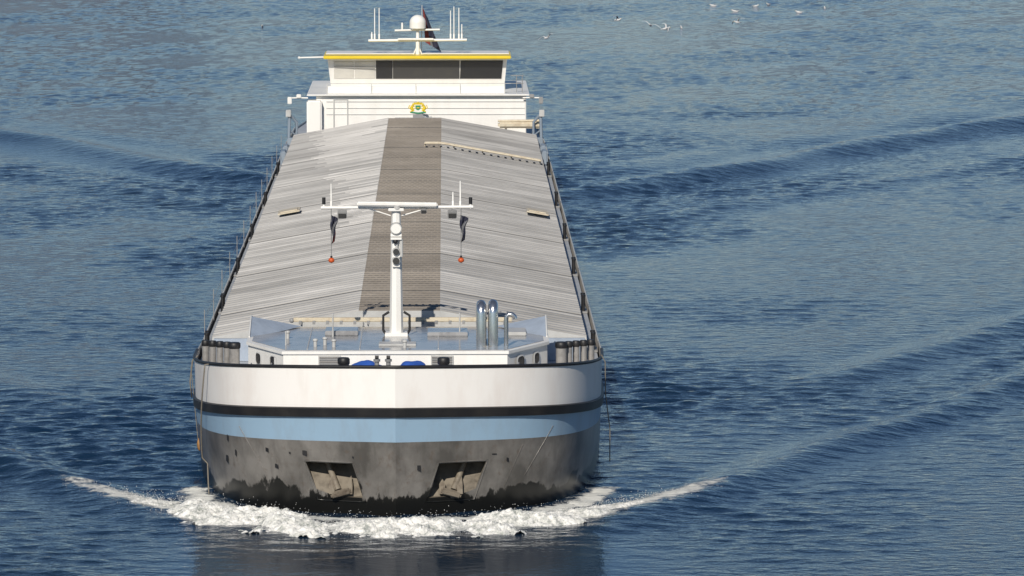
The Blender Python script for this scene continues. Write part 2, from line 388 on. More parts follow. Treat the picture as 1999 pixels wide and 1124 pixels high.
# forward cabin
cab=B()
cp=[(-3.03,5.0),(2.94,5.0),(4.05,7.2),(4.05,10.6),(-4.05,10.6),(-4.05,7.2)]
cab.prism(cp,2.71,3.72,'white','white')
cabin=cab.make('forward_cabin',ship)
r=B(); ov=[(x*1.012,y-0.05 if y<8 else y+0.05) for x,y in cp]
r.prism(ov,3.72,3.80,'white','white'); ins=[(x*0.975,5.1+(y-5)*0.975) for x,y in cp]; r.prism(ins,3.79,3.815,'roofblue','roofblue')
r.bx(-2.0,-1.1,8.4,9.4,3.815,3.95,'roofblue',0.02); r.bx(0.8,1.9,8.2,9.3,3.815,3.93,'roofblue',0.02)
r.bx(-0.5,0.5,6.0,6.6,3.815,3.87,'lightgrey',0.01); r.bx(2.9,3.5,8.3,9.4,3.815,3.92,'lightgrey',0.02)
for x in (-2.4,-1.0,1.1,2.4): r.bx(x-.015,x+.015,5.3,10.3,3.815,3.83,'lightgrey')
r.make('cabin_roof',cabin)
for s in (-1,1):
    w=B()
    w.add([(s*4.06,8.2,3.8),(s*4.06,10.5,3.8),(s*4.06,10.5,4.10),(s*4.06,9.6,4.22),(s*2.7,10.5,3.84),(s*3.3,9.3,3.82)],[[0,1,2,3],[3,2,4,5],[0,3,5],[1,4,2]],'screen')
    w.tube([(s*4.06,8.2,3.82),(s*4.06,9.6,4.23),(s*4.06,10.5,4.11)],0.022,'white',6)
    w.make('spray_screen',cabin)
for x in (-1.80,1.20):
    b=B(); w=0.30
    b.bx(x-w,x+w,4.95,5.01,3.34,3.68,'lightgrey')
    for k in range(5): b.box((x,4.94,3.39+k*0.06),(w*1.8,0.03,0.035),'grey' if k%2 else 'drum',rot=(0.5,0,0))
    b.make('ventilation_grille',cabin)
for s in (-1,1):
    A=Vector((s*3.0,5.0,3.42)); C=Vector((s*4.05,7.2,3.42)); d=(C-A).normalized(); nrm=Vector((s*abs(d.y),-abs(d.x),0))
    for t,wd,hh in ((0.28,0.22,0.16),(0.7,0.16,0.14)):
        c=A.lerp(C,t)+nrm*0.012; ring=[]
        for q in range(24):
            a=2*math.pi*q/24; ca=math.copysign(abs(math.cos(a))**0.6,math.cos(a)); sa=math.copysign(abs(math.sin(a))**0.6,math.sin(a))
            ring.append((ca,sa))
        b=B(); b.add([c+nrm*0.008+d*wd*u+Vector((0,0,hh*v)) for u,v in ring],[list(range(24))],'glass'); b.make('window',cabin)
        b=B(); b.add([c+d*wd*u*1.25+Vector((0,0,hh*v*1.25)) for u,v in ring]+[c+nrm*0.02+d*wd*u*1.02+Vector((0,0,hh*v*1.02)) for u,v in ring],[[q,(q+1)%24,24+(q+1)%24,24+q] for q in range(24)],'lightgrey'); b.make('window_frame',cabin)
for x,r_,h,m_ in ((2.25,0.135,1.12,'chrome'),(2.57,0.135,1.14,'chrome'),(2.92,0.06,0.95,'chrome')):
    b=B(); p=[(x,5.9,3.8),(x,5.9,3.8+h*0.8)]
    for q in range(1,9):
        a=math.pi*q/8; R_=0.20
        if r_>0.1: p.append((x,5.9+R_-R_*math.cos(a),3.8+h*0.8+R_*math.sin(a)*1.1))
        else: p.append((x+0.12-0.12*math.cos(a),5.9,3.8+h*0.8+0.12*math.sin(a)))
    if r_>0.1: p.append((x,6.3,3.8))
    b.tube(p,r_,m_,16)
    b.make('exhaust_pipe',cabin)
for x,y in ((-1.78,8.2),(1.68,8.4),(-3.0,6.2)):
    b=B(); b.tube([(x,y,3.8),(x,y,4.15),(x,y,4.16),(x,y,4.45 if x>-2.9 else 4.2)],[0.022,0.022,0.026,0.026],'lightgrey',6); b.make('stanchion',cabin)
for x,y in ((-2.2,5.9),(-1.95,6.3),(-1.7,5.8),(0.2,5.6),(-3.0,7.8)):
    b=B(); b.tube([(x,y,3.81),(x,y,3.97)],0.05,'lightgrey',10); b.sph((x,y,3.99),0.075,'lightgrey',12,(1,1,0.6)); b.make('roof_vent',cabin)

# foremast
fm=B(); fx,fy=-0.05,8.5
fm.tube([(fx,fy,3.8),(fx,fy,5.2),(fx,fy,6.6),(fx,fy,7.25)],[0.19,0.165,0.14,0.12],'white',8,False)
fm.box((fx,fy,3.85),(0.62,0.5,0.1),'white',bev=0.01); fm.box((fx,fy,7.28),(0.42,0.42,0.08),'white',bev=0.01)
mast=fm.make('foremast',ship)
b=B(); b.tube([(-2.10,fy,7.32),(2.05,fy,7.34)],0.045,'white',8)
b.tube([(-0.9,fy,7.33),(-0.2,fy,7.1)],0.02,'white',6); b.tube([(0.9,fy,7.33),(0.1,fy,7.1)],0.02,'white',6); b.make('yard',mast)
b=B(); b.box((-0.02,fy-0.15,7.43),(2.2,0.16,0.12),'white',rot=(0,0.02,0.06),bev=0.03); b.tube([(-0.02,fy-0.15,7.3),(-0.02,fy-0.15,7.4)],0.09,'lightgrey',12); b.make('radar_scanner',mast)
for x,z1 in ((-1.82,7.98),(1.70,8.05),(1.50,7.75),(-2.02,7.5),(1.98,7.5)):
    b=B(); b.tube([(x,fy,7.3),(x,fy,7.5),(x,fy,7.51),(x,fy,z1)],[0.032,0.032,0.02,0.02],'white',8)
    if z1<7.6: b.tube([(x,fy,z1-0.08),(x,fy,z1+0.1)],0.05,'black',10)
    b.make('antenna',mast)
for x in (-1.52,1.48,0.7):
    b=B(); s_=0.6 if x==0.7 else 0.9
    b.box((x,fy-0.05,7.15 if s_>.8 else 7.25),(0.28*s_,0.2,0.22*s_),'grey',rot=(0.3,0,0),bev=0.02); b.box((x,fy-0.165,7.11 if s_>.8 else 7.22),(0.22*s_,0.02,0.14*s_),'glass2',rot=(0.3,0,0)); b.tube([(x,fy,7.22),(x,fy,7.33)],0.025,'grey',6); b.make('floodlight',mast)
for z,rr in ((6.78,0.16),(6.15,0.10),(5.9,0.11)):
    b=B(); b.tube([(fx,fy-0.30,z-0.01),(fx,fy-0.10,z)],rr,'lightgrey',20); b.tube([(fx,fy-0.32,z-0.01),(fx,fy-0.30,z-0.01)],rr*0.85,'white' if rr>0.15 else 'glass2',20)
    b.box((fx,fy-0.16,z-rr-0.03),(0.3 if rr>.15 else .2,0.14,0.08),'white'); b.make('signal_lamp',mast)
b=B(); b.box((fx,fy-0.2,6.5),(0.3,0.2,0.06),'white'); b.tube([(fx+0.02,fy-0.2,5.75),(fx+0.02,fy-0.2,6.5)],0.03,'lightgrey',8); b.tube([(fx+0.14,fy-0.2,6.0),(fx+0.14,fy-0.2,6.48)],0.05,'lightgrey',10); b.sph((fx-0.02,fy-0.25,6.42),0.07,'black',12); b.make('lamp_bracket',mast)
for s in (-1,1):
    b=B(); x=fx+s*0.3; b.tube([(x-s*0.1,fy+0.1,4.45),(x+s*0.06,fy+0.1,4.35),(x+s*0.06,fy+0.1,3.95),(x,fy+0.1,3.85)],0.035,'black',8); b.make('hose',mast)
def cloth(x,y,ztop,w,h,mats,name,parent,lean=0.0,seed=0):
    b=B(); nu,nv=8,20
    g=[]
    for j in range(nv+1):
        for i in range(nu+1):
            u=i/nu; v=j/nv; ww=w*(0.7+0.3*math.sin(v*4.5+seed))
            g.append((x+(u-0.4)*ww+lean*v+0.02*math.sin(v*9+seed),y+0.07*math.sin(u*11+v*4+seed),ztop-h*v-0.08*u*math.sin(2+v*3)))
    mid=[]; fl=[]
    for j in range(nv):
        for i in range(nu):
            m=mats[min(len(mats)-1,int((i/nu*0.4+j/nv*0.75)*len(mats)))]
            fl.append([j*(nu+1)+i,j*(nu+1)+i+1,(j+1)*(nu+1)+i+1,(j+1)*(nu+1)+i]); mid.append(b.mi(m))
    b.v=g; b.f=fl; b.m=mid; b.sm=[True]*len(fl)
    return b.make(name,parent)
f1=cloth(-1.77,fy,7.12,0.19,0.80,['navy','navy','whitecloth','navy','redcloth'],'flag',mast,0.0,1)
f2=cloth(1.77,fy,7.12,0.22,0.76,['navy','navy','whitecloth','navy','navy'],'flag',mast,0.0,1.2)
for x in (-1.82,1.72):
    b=B(); b.tube([(x,fy,7.3),(x,fy,5.8)],0.011,'grey',4); b.make('halyard',mast)
    b=B(); b.sph((x,fy,5.88),0.085,'red',16,(1,1,0.85)); b.tube([(x,fy,5.94),(x,fy,6.0)],0.03,'black',8); b.make('signal_ball',mast)

# aft deckhouse
ah=B()
ah.bx(-4.35,4.85,90,99,2.71,4.93,'white',0.03)
ah.bx(-4.75,-4.1,89.5,90.4,2.71,4.75,'white',0.06)
aft=ah.make('aft_deckhouse',ship)
b=B(); b.bx(-4.75,5.0,89.75,99.3,4.935,5.0,'white',0.02); b.make('house_roof',aft)
for z,d in ((4.66,0.025),(4.38,0.015),(4.10,0.02)):
    b=B(); b.bx(-3.9,4.8,89.97,89.998,z,z+d,'lightgrey'); b.make('wall_batten',aft)
b=B(); b.bx(-3.6,-3.55,89.95,89.998,3.5,4.8,'lightgrey'); b.bx(-3.0,-2.95,89.95,89.998,3.5,4.8,'lightgrey'); b.bx(-3.55,-3.0,89.95,89.998,4.76,4.8,'lightgrey'); b.make('door_frame',aft)
b=B(); b.bx(-3.9,3.95,90.7,90.78,5.0,5.30,'white')
for k in range(5): b.bx(-3.9+k*1.95,-3.86+k*1.95,90.66,90.695,5.0,5.40,'lightgrey')
b.tube([(-3.9,90.7,5.42),(4.2,90.7,5.42)],0.015,'lightgrey',6); b.make('roof_parapet',aft)
b=B()
for x in (4.45,4.7): b.tube([(x,91,5.0),(x,91,5.75)],0.02,'grey',6)
b.tube([(4.2,91,5.75),(4.75,91,5.75)],0.02,'grey',6);b.tube([(4.2,91,5.4),(4.75,91,5.4)],0.02,'grey',6)
b.make('guard_rail',aft)
wb=B(); F0,F1=93.0,92.4
vs=[(-3.75,F0,5.0),(3.92,F0,5.0),(4.05,F1,6.40),(-3.9,F1,6.40),(-3.75,97,5.0),(3.92,97,5.0),(4.05,97,6.4),(-3.9,97,6.4)]
wb.add(vs,[[0,1,2,3],[1,5,6,2],[5,4,7,6],[4,0,3,7],[3,2,6,7]],'white')
wh=wb.make('wheelhouse',ship)
def wy(z): return F0+(F1-F0)*(z-5.0)/1.40
def wpanel(x0,x1,z0,z1,mat,name,dx=0.0,off=0.03):
    b=B(); b.add([(x0,wy(z0)-off,z0),(x1,wy(z0)-off,z0),(x1+dx,wy(z1)-off,z1),(x0+dx*0.5,wy(z1)-off,z1),(x0,wy(z0)+0.02,z0),(x1,wy(z0)+0.02,z0),(x1+dx,wy(z1)+0.02,z1),(x0+dx*0.5,wy(z1)+0.02,z1)],[[0,1,2,3],[0,4,5,1],[1,5,6,2],[2,6,7,3],[3,7,4,0]],mat); return b.make(name,wh)
wpanel(-3.62,-2.75,5.52,6.28,'blind','window'); wpanel(-2.70,-1.80,5.52,6.28,'blind','window')
wpanel(-1.76,-1.03,5.50,6.32,'glass','window'); wpanel(-1.01,1.94,5.50,6.32,'glass2','window'); wpanel(1.96,3.80,5.50,6.32,'glass','window',0.07)
b=B(); b.tube([(-3.6,92.5,6.05),(-1.8,92.5,5.98)],0.03,'grey',6); b.make('wiper',wh)
b=B(); b.bx(-4.07,4.22,91.9,95.6,6.42,6.56,'yellow',0.03); b.bx(-4.0,4.15,93.3,95.5,6.555,6.59,'white',0.01)
b.tube([(-5.15,92.2,6.47),(-4.0,92.2,6.50)],0.035,'white',8); b.sph((-5.15,92.2,6.47),0.06,'white',8)
b.make('wheelhouse_roof',wh)
y=93.2
b=B(); b.tube([(0.09,y,6.55),(0.09,y,7.75)],[0.10,0.07],'white',10); b.tube([(-0.1,y,6.55),(0.09,y,7.0)],0.03,'white',6); b.tube([(0.28,y,6.55),(0.09,y,7.0)],0.03,'white',6)
b.tube([(-2.1,y,7.17),(2.27,y,7.2)],0.06,'white',8); b.tube([(-0.93,y,7.62),(1.07,y,7.66)],0.045,'white',8)
b.box((0.0,y-0.15,7.24),(1.6,0.1,0.09),'white',bev=0.02); b.bx(-0.15,0.33,y-.2,y+.2,7.66,7.74,'white')
am=b.make('signal_mast',ship)
b=B(); b.tube([(0.09,y,7.72),(0.09,y,7.95)],0.36,'white',24)
b.sph((0.09,y,7.97),0.36,'white',24,(1,1,0.95)); b.make('satellite_dome',am)
for x,z1 in ((-1.82,8.6),(-1.62,8.62),(-1.95,7.55),(1.55,8.5),(1.70,8.68),(1.92,8.62),(2.05,7.9),(-0.6,7.95)):
    b=B(); z0=7.17 if abs(x)>1 else 7.64; b.tube([(x,y,z0),(x,y,z0+0.3),(x,y,z0+0.31),(x,y,max(z1,z0+0.33))],[0.04,0.04,0.022,0.022],'white',8); b.make('antenna',am)
b=B(); b.tube([(0.25,y+0.5,6.55),(0.28,y+0.6,8.72)],0.02,'lightgrey',6); b.make('flagpole',am)
g=[]; b=B(); fl=[]; mid=[]
for j in range(15):
    for i in range(7):
        u=i/6; v=j/14
        g.append((0.30+u*(0.22+0.50*v)+0.12*v,y+0.6+0.1*math.sin(u*8+v*3),8.62-v*1.55-u*0.45))
for j in range(14):
    for i in range(6):
        m='redcloth' if i<2 else 'navy'; m='whitecloth' if i==2 and j>10 else m
        fl.append([j*7+i,j*7+i+1,(j+1)*7+i+1,(j+1)*7+i]); mid.append(b.mi(m))
b.v=g; b.f=fl; b.m=mid; b.sm=[True]*len(fl)
b.make('flag',am)
b=B(); cx,cy,cz=0.12,89.2,4.0
b.bx(-0.9,1.15,88.6,89.0,3.4,4.05,'lightgrey',0.02)
b.bx(-0.1,0.35,88.55,88.62,4.0,4.22,'grey')
b.make('hatch_end_box',ship)
def K(x,z): return (cx+x*0.95,cy-0.05,4.44+(z-4.44)*0.62)
b=B(); sh=[(-0.12,0.22),(0.12,0.22),(0.12,0.04),(0.08,-0.08),(0,-0.14),(-0.08,-0.08),(-0.12,0.04)]
b.add([K(x,4.42+z) for x,z in sh],[list(range(7))[::-1]],'green')
for k in range(5): b.sph(K(-0.16+k*0.08,4.78+(0.05 if k==2 else 0)),0.045,'yellow',8)
b.box(K(0,4.73),(0.30,0.05,0.05),'yellow')
b.box((cx,cy-0.08,4.46),(0.12,0.02,0.04),'yellow')
for s in (-1,1):
    b.tube([K(s*0.20,4.24),K(s*0.31,4.45),K(s*0.25,4.62)],[0.05,0.075,0.06],'yellow',8)
    b.sph(K(s*0.22,4.70),0.058,'yellow',10)
    for z in (4.54,4.40): b.tube([K(s*0.28,z),K(s*0.13,z+0.06)],0.025,'yellow',6)
    b.tube([K(s*0.24,4.32),K(s*0.36,4.16)],0.035,'yellow',6)
    b.tube([K(s*0.32,4.36),K(s*0.43,4.48),K(s*0.38,4.66)],0.025,'yellow',6)
b.tube([K(-0.36,4.16),K(0,4.08),K(0.36,4.16)],0.04,'green',8)
b.make('coat_of_arms',ship)
for s in (-1,1):
    b=B(); x=s*5.5
    b.tube([(x,88,2.71),(x-s*0.05,88,4.3)],0.07,'steelblue',8); b.tube([(x-s*.35,88.2,2.71),(x-s*0.35,88.2,3.9),(x-s*0.05,88,4.25)],0.06,'steelblue',8)
    b.tube([(x,88,3.6),(x-s*.35,88.2,3.3)],0.04,'steelblue',6); b.box((x,88,4.3),(0.22,0.3,0.3),'lightgrey',bev=0.02); b.box((x-s*.2,87.9,3.0),(0.5,0.4,0.5),'steelblue',bev=0.03)
    b.make('davit',ship)
    b=B()
    b.tube([(s*4.7,89.8,4.85),(s*5.5,89.8,4.85)],0.035,'white',6); b.box((s*5.5,89.8,4.74),(0.18,0.2,0.3),'grey' if s>0 else 'white',bev=0.02); b.box((s*5.1,89.8,4.93),(0.2,0.2,0.16),'grey' if s>0 else 'white',bev=0.02)
    b.make('navigation_light',ship)
b=B(); b.box((4.55,88.7,3.75),(1.9,0.7,0.28),'cream',bev=0.08); b.tube([(3.6,88.6,3.92),(5.4,88.6,3.94)],0.05,'cream',8); b.bx(3.9,4.0,88.6,88.8,2.71,3.7,'lightgrey'); b.bx(5.1,5.2,88.6,88.8,2.71,3.7,'lightgrey'); b.make('crane_jib',ship)
for y0 in (83,80): 
    for x in (-5.45,5.45):
        b=B(); b.box((x,y0,3.02),(0.25,1.3,0.6),'steelblue',bev=0.05); b.make('deck_locker',ship)
for s in (-1,1):
    b=B(); Yp=1.2
    b.tube([(s*1.78,Yp+0.4,1.30),(s*1.5,Yp+0.05,0.62)],[0.07,0.09],'anchor',10)
    b.box((s*1.43,Yp-0.10,0.56),(0.54,0.22,0.13),'anchor',rot=(0.3,s*0.25,0),bev=0.04)
    for q in (-1,1):
        xb=s*1.43+q*0.23
        b.add([(xb-0.07,Yp-0.16,0.54),(xb+0.07,Yp-0.16,0.54),(xb+0.08,Yp+0.06,0.76),(xb+q*0.04,Yp+0.22,0.98),(xb-0.08,Yp+0.06,0.76),(xb-0.07,Yp+0.08,0.50),(xb+0.07,Yp+0.08,0.50)],[[0,1,2,3,4],[1,6,2],[6,3,2],[5,4,3],[0,4,5],[3,6,5],[0,5,6,1]],'anchor')
    b.make('anchor',ship)
def hullpt(x,z,off=0.02):
    hb_=[(pt(b_,Y_,z)) for b_,Y_ in half]
    for (b0,y0),(b1,y1) in zip(hb_,hb_[1:]):
        if b0<=abs(x)<=b1:
            t=(abs(x)-b0)/(b1-b0+1e-9); Y=y0+(y1-y0)*t
            tx,ty=b1-b0,y1-y0; l=math.hypot(tx,ty); nx,ny=ty/l,-tx/l
            return Vector((math.copysign(abs(x)+nx*off,x),Y+ny*off,z)),Vector((math.copysign(nx,x),ny,0))
for x,z,w,h in ((-4.42,1.78,.09,.16),(-4.2,1.42,.08,.16),(-3.35,1.62,.10,.10),(-3.1,1.20,.11,.11),(-2.36,1.62,.13,.13),(-4.45,1.20,.16,.2),(-2.75,1.58,.05,.05),(0.6,1.30,.10,.16),(2.9,1.38,.07,.1),(2.55,1.55,.14,.03),(-1.1,1.55,.05,.05)):
    b=B(); p,nv=hullpt(x,z,0.012); t=Vector((-nv.y,nv.x,0)).normalized(); sk=0.25*h
    b.add([p-t*w/2+Vector((0,0,-h/2)),p+t*w/2+Vector((0,0,-h/2-sk)),p+t*w/2+Vector((0,0,h/2-sk)),p-t*w/2+Vector((0,0,h/2))],[[0,1,2,3]],'black')
    b.make('hull_mark',ship)  # small flat black patches laid on the bow plating
for s in (-1,1):
    for x,z0,z1,dx in ((4.1,2.15,0.9,-0.75),(3.3,1.75,0.6,-0.5)):
        b=B(); P=[]
        for k in range(9):
            t=k/8; z=z0+(z1-z0)*t; P.append(hullpt(s*(x+dx*t),z,0.002)[0])
        b.tube(P,0.010,'hull',5); b.make('plate_seam',ship)
    co=[(1.11,1.40),(2.38,1.40),(2.03,0.34),(0.78,0.34),(1.11,1.40)]
    P=[]; b=B()
    for (xa,za),(xb,zb) in zip(co,co[1:]):
        for k in range(6): t=k/6; P.append(hullpt(s*(xa+(xb-xa)*t),za+(zb-za)*t,0.0)[0])
    P.append(P[0]); b.tube(P,0.022,'hull',6); b.make('pocket_frame',ship)
b=B(); P=[]
for k in range(24):
    t=k/23
    z=3.6-3.6*t; x=-4.92-0.1*math.sin(t*3.1)-0.1*t
    q=hullpt(x,max(z,0.9),0.14); P.append((q[0].x if z>0.9 else x,q[0].y-0.35*t,z))
P.insert(0,(P[0][0]+0.25,P[0][1]+0.15,3.62)); P.insert(0,(P[0][0]+0.3,P[0][1]+0.5,3.4))
b.tube(P,0.020,'rope',6); b.make('mooring_rope',ship)
b=B(); P=[(5.5,6.6,3.5),(5.60,6.6,3.3),(5.62,6.9,2.4),(5.75,7.1,1.4),(5.75,7.2,0.5)]; b.tube(P,0.016,'rope',6); b.make('mooring_rope',ship)
b=B(); P=[(-5.4,7,3.45),(-5.56,7,3.3),(-5.62,7,2.7),(-5.58,7.1,2.3),(-5.64,7.3,2.7),(-5.56,7.4,3.3)]; b.tube(P,0.018,'rope',6); b.make('mooring_rope',ship)
b=B(); b.sph((-5.47,9.0,0.75),0.10,'orange',14,(0.8,1,1.9)); b.tube([(-5.52,9,0.9),(-5.70,9,2.9)],0.012,'rope',5); b.make('fender',ship)

# ------------------------------------------------------------------ water
def axis(segs):
    out=[]
    for a,b_,d in segs:
        n_=max(1,int(round((b_-a)/d))); out+=list(np.linspace(a,b_,n_,endpoint=False))
    out.append(segs[-1][1]); return np.array(out)
xs=axis([(-3000,-400,400),(-400,-60,30),(-60,-24,0.30),(-24,26,0.15),(26,62,0.30),(62,400,30),(400,3000,400)])
ys=axis([(-400,-20,30),(-20,-10,1),(-10,60,0.12),(60,150,0.26),(150,300,0.6),(300,600,10),(600,6000,400)])
X,Y=np.meshgrid(xs,ys); Z=np.zeros_like(X)
mod=np.zeros_like(X)
for k in range(9):
    a=rng.uniform(0,2*math.pi); lam=rng.uniform(10,45); mod+=np.sin(2*np.pi*(X*math.cos(a)+Y*math.sin(a)*0.5)/lam+rng.uniform(0,6))
mod=np.clip(0.72+0.22*mod,0.22,1.45)
AX=np.abs(X)
calmz=np.exp(-((Y+7)/6.0)**2)*np.exp(-(X/7)**6)
calm=1-0.92*calmz
churn=1+0.4*np.exp(-((AX-8)/3.0)**2)*(Y>5)*(Y<140)
for k in range(110):
    lam=math.exp(rng.uniform(math.log(0.40),math.log(1.6))); a=rng.normal(-1.60,0.5)
    amp=0.0019*lam
    Z+=amp*mod*calm*churn*np.sin(2*np.pi*(X*math.cos(a)+Y*math.sin(a))/lam+rng.uniform(0,6.28))
def wave(x0,y0,k,A,lam,sig,d0,d1,side=0,curve=0.0):
    c=math.cos(math.atan(k)); dy=Y-y0
    wob=0.25*np.sin(Y*0.21+x0)+0.12*np.sin(Y*0.6+2*x0)
    d=(AX-x0-k*dy-curve*dy*dy+wob*np.clip(dy/20,0,1))*c
    env=1/(1+np.exp(-(dy-d0)/1.5))*np.exp(-np.clip(dy-d1,0,None)**2/(2*(d1*0.5+5)**2))
    env=env*(0.85+0.15*np.sin(Y*0.33+X*0.2))
    h=A*np.cos(2*np.pi*d/lam)*np.exp(-(d/sig)**2)*env
    if side: h=h*(np.sign(X)==side)
    return h
Z+=wave(5.9,0,0.47,0.17,4.2,1.6,0,28)
Z+=wave(12.0,26,0.50,0.17,4.6,1.8,2,45,1)
Z+=wave(9.0,20,0.45,0.08,4.2,1.8,2,25,-1)
Z+=wave(6.5,95,0.54,0.31,7.0,3.5,0,60,1); Z+=wave(7.5,80,0.60,0.07,5.0,2.6,0,60,1)
Z+=wave(6.5,103,0.50,0.28,7.0,3.5,0,50,-1); Z+=wave(7,88,0.55,0.07,5.0,2.6,0,45,-1)
Z+=0.10*np.exp(-((Y+1.6-0.06*X*X)/1.6)**2)*np.exp(-(X/4.8)**4)
far=np.clip((X**2+(Y-100)**2)/1e6,0,1); Z*=(1-far)
fade=(Y>-12)&(Y<330)&(AX<65); Z*=fade
def dist_path(P):
    D=np.full(X.shape,1e3)
    for (x0,y0),(x1,y1) in zip(P,P[1:]):
        dx,dy=x1-x0,y1-y0; t=np.clip(((AX-x0)*dx+(Y-y0)*dy)/(dx*dx+dy*dy),0,1)
        D=np.minimum(D,np.hypot(AX-x0-t*dx,Y-y0-t*dy))
    return D
path=[(0,-1.9),(1.7,-1.6),(3.2,-0.8),(4.4,0.4),(5.4,1.7),(6.5,3.0),(7.6,4.5),(8.5,6.0),(9.1,7.2)]
near=(Y>-12)&(Y<30)
D=dist_path(path); foam=np.clip(1-D/1.8,0,1)*near*(0.76)*np.clip(1.5-np.clip(AX-5,0,9)/5,0.35,1)
foam=np.maximum(foam,np.clip(1-dist_path([(0,-0.2),(2,0.2),(3.8,1.5),(5.0,3.4),(5.5,5.6)])/1.2,0,1)*0.78)
foam=np.maximum(foam,np.clip(1-dist_path([(9.1,7.2),(12,12.5),(15,19)])/0.9,0,1)*0.22)
ny,nx=X.shape
co=np.stack([X,Y,Z],-1).reshape(-1,3).astype(np.float32)
idx=np.arange(nx*ny).reshape(ny,nx)
q=np.stack([idx[:-1,:-1],idx[:-1,1:],idx[1:,1:],idx[1:,:-1]],-1).reshape(-1,4)
me=bpy.data.meshes.new('river_water'); me.vertices.add(len(co)); me.vertices.foreach_set('co',co.ravel())
me.loops.add(q.size); me.loops.foreach_set('vertex_index',q.ravel().astype(np.int32))
me.polygons.add(len(q)); me.polygons.foreach_set('loop_start',np.arange(0,q.size,4,dtype=np.int32)); me.polygons.foreach_set('loop_total',np.full(len(q),4,dtype=np.int32))
me.polygons.foreach_set('use_smooth',np.ones(len(q),dtype=bool)); me.update(calc_edges=True)
at=me.attributes.new('foam','FLOAT','POINT'); at.data.foreach_set('value',foam.ravel().astype(np.float32))
at=me.attributes.new('ripple','FLOAT','POINT'); at.data.foreach_set('value',(0.062*(1-0.85*calmz)*np.clip(0.6+0.5*mod,0.5,1.35)).ravel().astype(np.float32))
wo=bpy.data.objects.new('river_water',me); COL.objects.link(wo); wo['kind']='structure'
m,nt,b=newmat('river_water'); N=nt.nodes; L=nt.links
tc=N.new('ShaderNodeTexCoord')
def nz(scale,stretch,detail=4,rough=0.55,rot=0):
    mp=N.new('ShaderNodeMapping'); mp.inputs['Scale'].default_value=stretch; mp.inputs['Rotation'].default_value=(0,0,rot); L.new(tc.outputs['Object'],mp.inputs[0])
    n=N.new('ShaderNodeTexNoise'); n.inputs['Scale'].default_value=scale; n.inputs['Detail'].default_value=detail; n.inputs['Roughness'].default_value=rough
    L.new(mp.outputs[0],n.inputs['Vector']); return n
n1=nz(3.2,(0.7,1.0,1),4,0.55,0.15); n2=nz(0.02,(1,1,1),3)
ra=N.new('ShaderNodeAttribute'); ra.attribute_name='ripple'
bp=N.new('ShaderNodeBump'); bp.inputs['Strength'].default_value=1.0
L.new(ra.outputs['Fac'],bp.inputs['Distance'])
L.new(n1.outputs['Fac'],bp.inputs['Height'])
L.new(bp.outputs[0],b.inputs['Normal'])
cr=N.new('ShaderNodeValToRGB'); e=cr.color_ramp.elements; e[0].position=0.4; e[0].color=(0.005,0.021,0.053,1); e[1].position=0.65; e[1].color=(0.011,0.027,0.050,1)
L.new(n2.outputs['Fac'],cr.inputs[0])
fa=N.new('ShaderNodeAttribute'); fa.attribute_name='foam'
nf=nz(2.6,(1,1,1),9,0.7)
ad=N.new('ShaderNodeMath'); ad.operation='ADD'; L.new(fa.outputs['Fac'],ad.inputs[0]); L.new(nf.outputs['Fac'],ad.inputs[1])
mr=N.new('ShaderNodeMapRange'); mr.inputs[1].default_value=0.98; mr.inputs[2].default_value=1.16; L.new(ad.outputs[0],mr.inputs[0])
mx=N.new('ShaderNodeMix'); mx.data_type='RGBA'; mx.inputs[7].default_value=(0.72,0.72,0.68,1); L.new(mr.outputs[0],mx.inputs[0]); L.new(cr.outputs[0],mx.inputs[6]); L.new(mx.outputs[2],b.inputs['Base Color'])
rr=N.new('ShaderNodeMapRange'); rr.inputs[3].default_value=0.05; rr.inputs[4].default_value=0.8; L.new(mr.outputs[0],rr.inputs[0]); L.new(rr.outputs[0],b.inputs['Roughness'])
b.inputs['IOR'].default_value=1.333
me.materials.append(m)

def foam_mesh():
    P=[(-x,y) for x,y in path[::-1]]+path[1:-2]+[(8.15,5.4)]
    P=np.array(P); seg=np.hypot(*np.diff(P,axis=0).T); s=np.r_[0,np.cumsum(seg)]; T=s[-1]
    ns,nc=1800,96; vs=[]
    for i in range(ns+1):
        u=T*i/ns; x=np.interp(u,s,P[:,0]); y=np.interp(u,s,P[:,1])
        e=0.5; tx=np.interp(u+e,s,P[:,0])-np.interp(u-e,s,P[:,0]); ty=np.interp(u+e,s,P[:,1])-np.interp(u-e,s,P[:,1]); l=math.hypot(tx,ty); nx_,ny_=ty/l,-tx/l
        a=min(u,T-u); end=min(1,a/8.0)
        W=0.16+1.30*end**1.6; H=0.035+0.19*end**1.5
        for j in range(nc+1):
            w=(j/nc*2-1)
            px=x+nx_*w*W; py=y+ny_*w*W
            p=Vector((px,py,0))
            big=noise.fractal(p*0.9+Vector((3,1,0)),0.9,2.0,4)
            bil=abs(noise.noise(p*3.0+Vector((7,2,0))))*1.0+0.6*abs(noise.noise(p*6.5))+0.35*abs(noise.noise(p*14))
            sm_=noise.fractal(p*8.0,0.7,2.2,4)
            z=H*(1-abs(w)**2.0)+(0.85*H+0.03)*big+0.070*end*bil+0.040*(0.4+0.6*end)*sm_-0.075
            vs.append((px+0.04*sm_,py+0.04*noise.noise(p*6+Vector((5,0,0))),z+0.01))
    fs=[[i*(nc+1)+j,(i+1)*(nc+1)+j,(i+1)*(nc+1)+j+1,i*(nc+1)+j+1] for i in range(ns) for j in range(nc)]
    return vs,fs,P,s,T
vs,fs,P,s,T=foam_mesh()
fmat,nt,bb=newmat('white_foam'); N=nt.nodes; L=nt.links
tc=N.new('ShaderNodeTexCoord'); n=N.new('ShaderNodeTexNoise'); n.inputs['Scale'].default_value=3.2; n.inputs['Detail'].default_value=11; n.inputs['Roughness'].default_value=0.75; L.new(tc.outputs['Object'],n.inputs['Vector'])
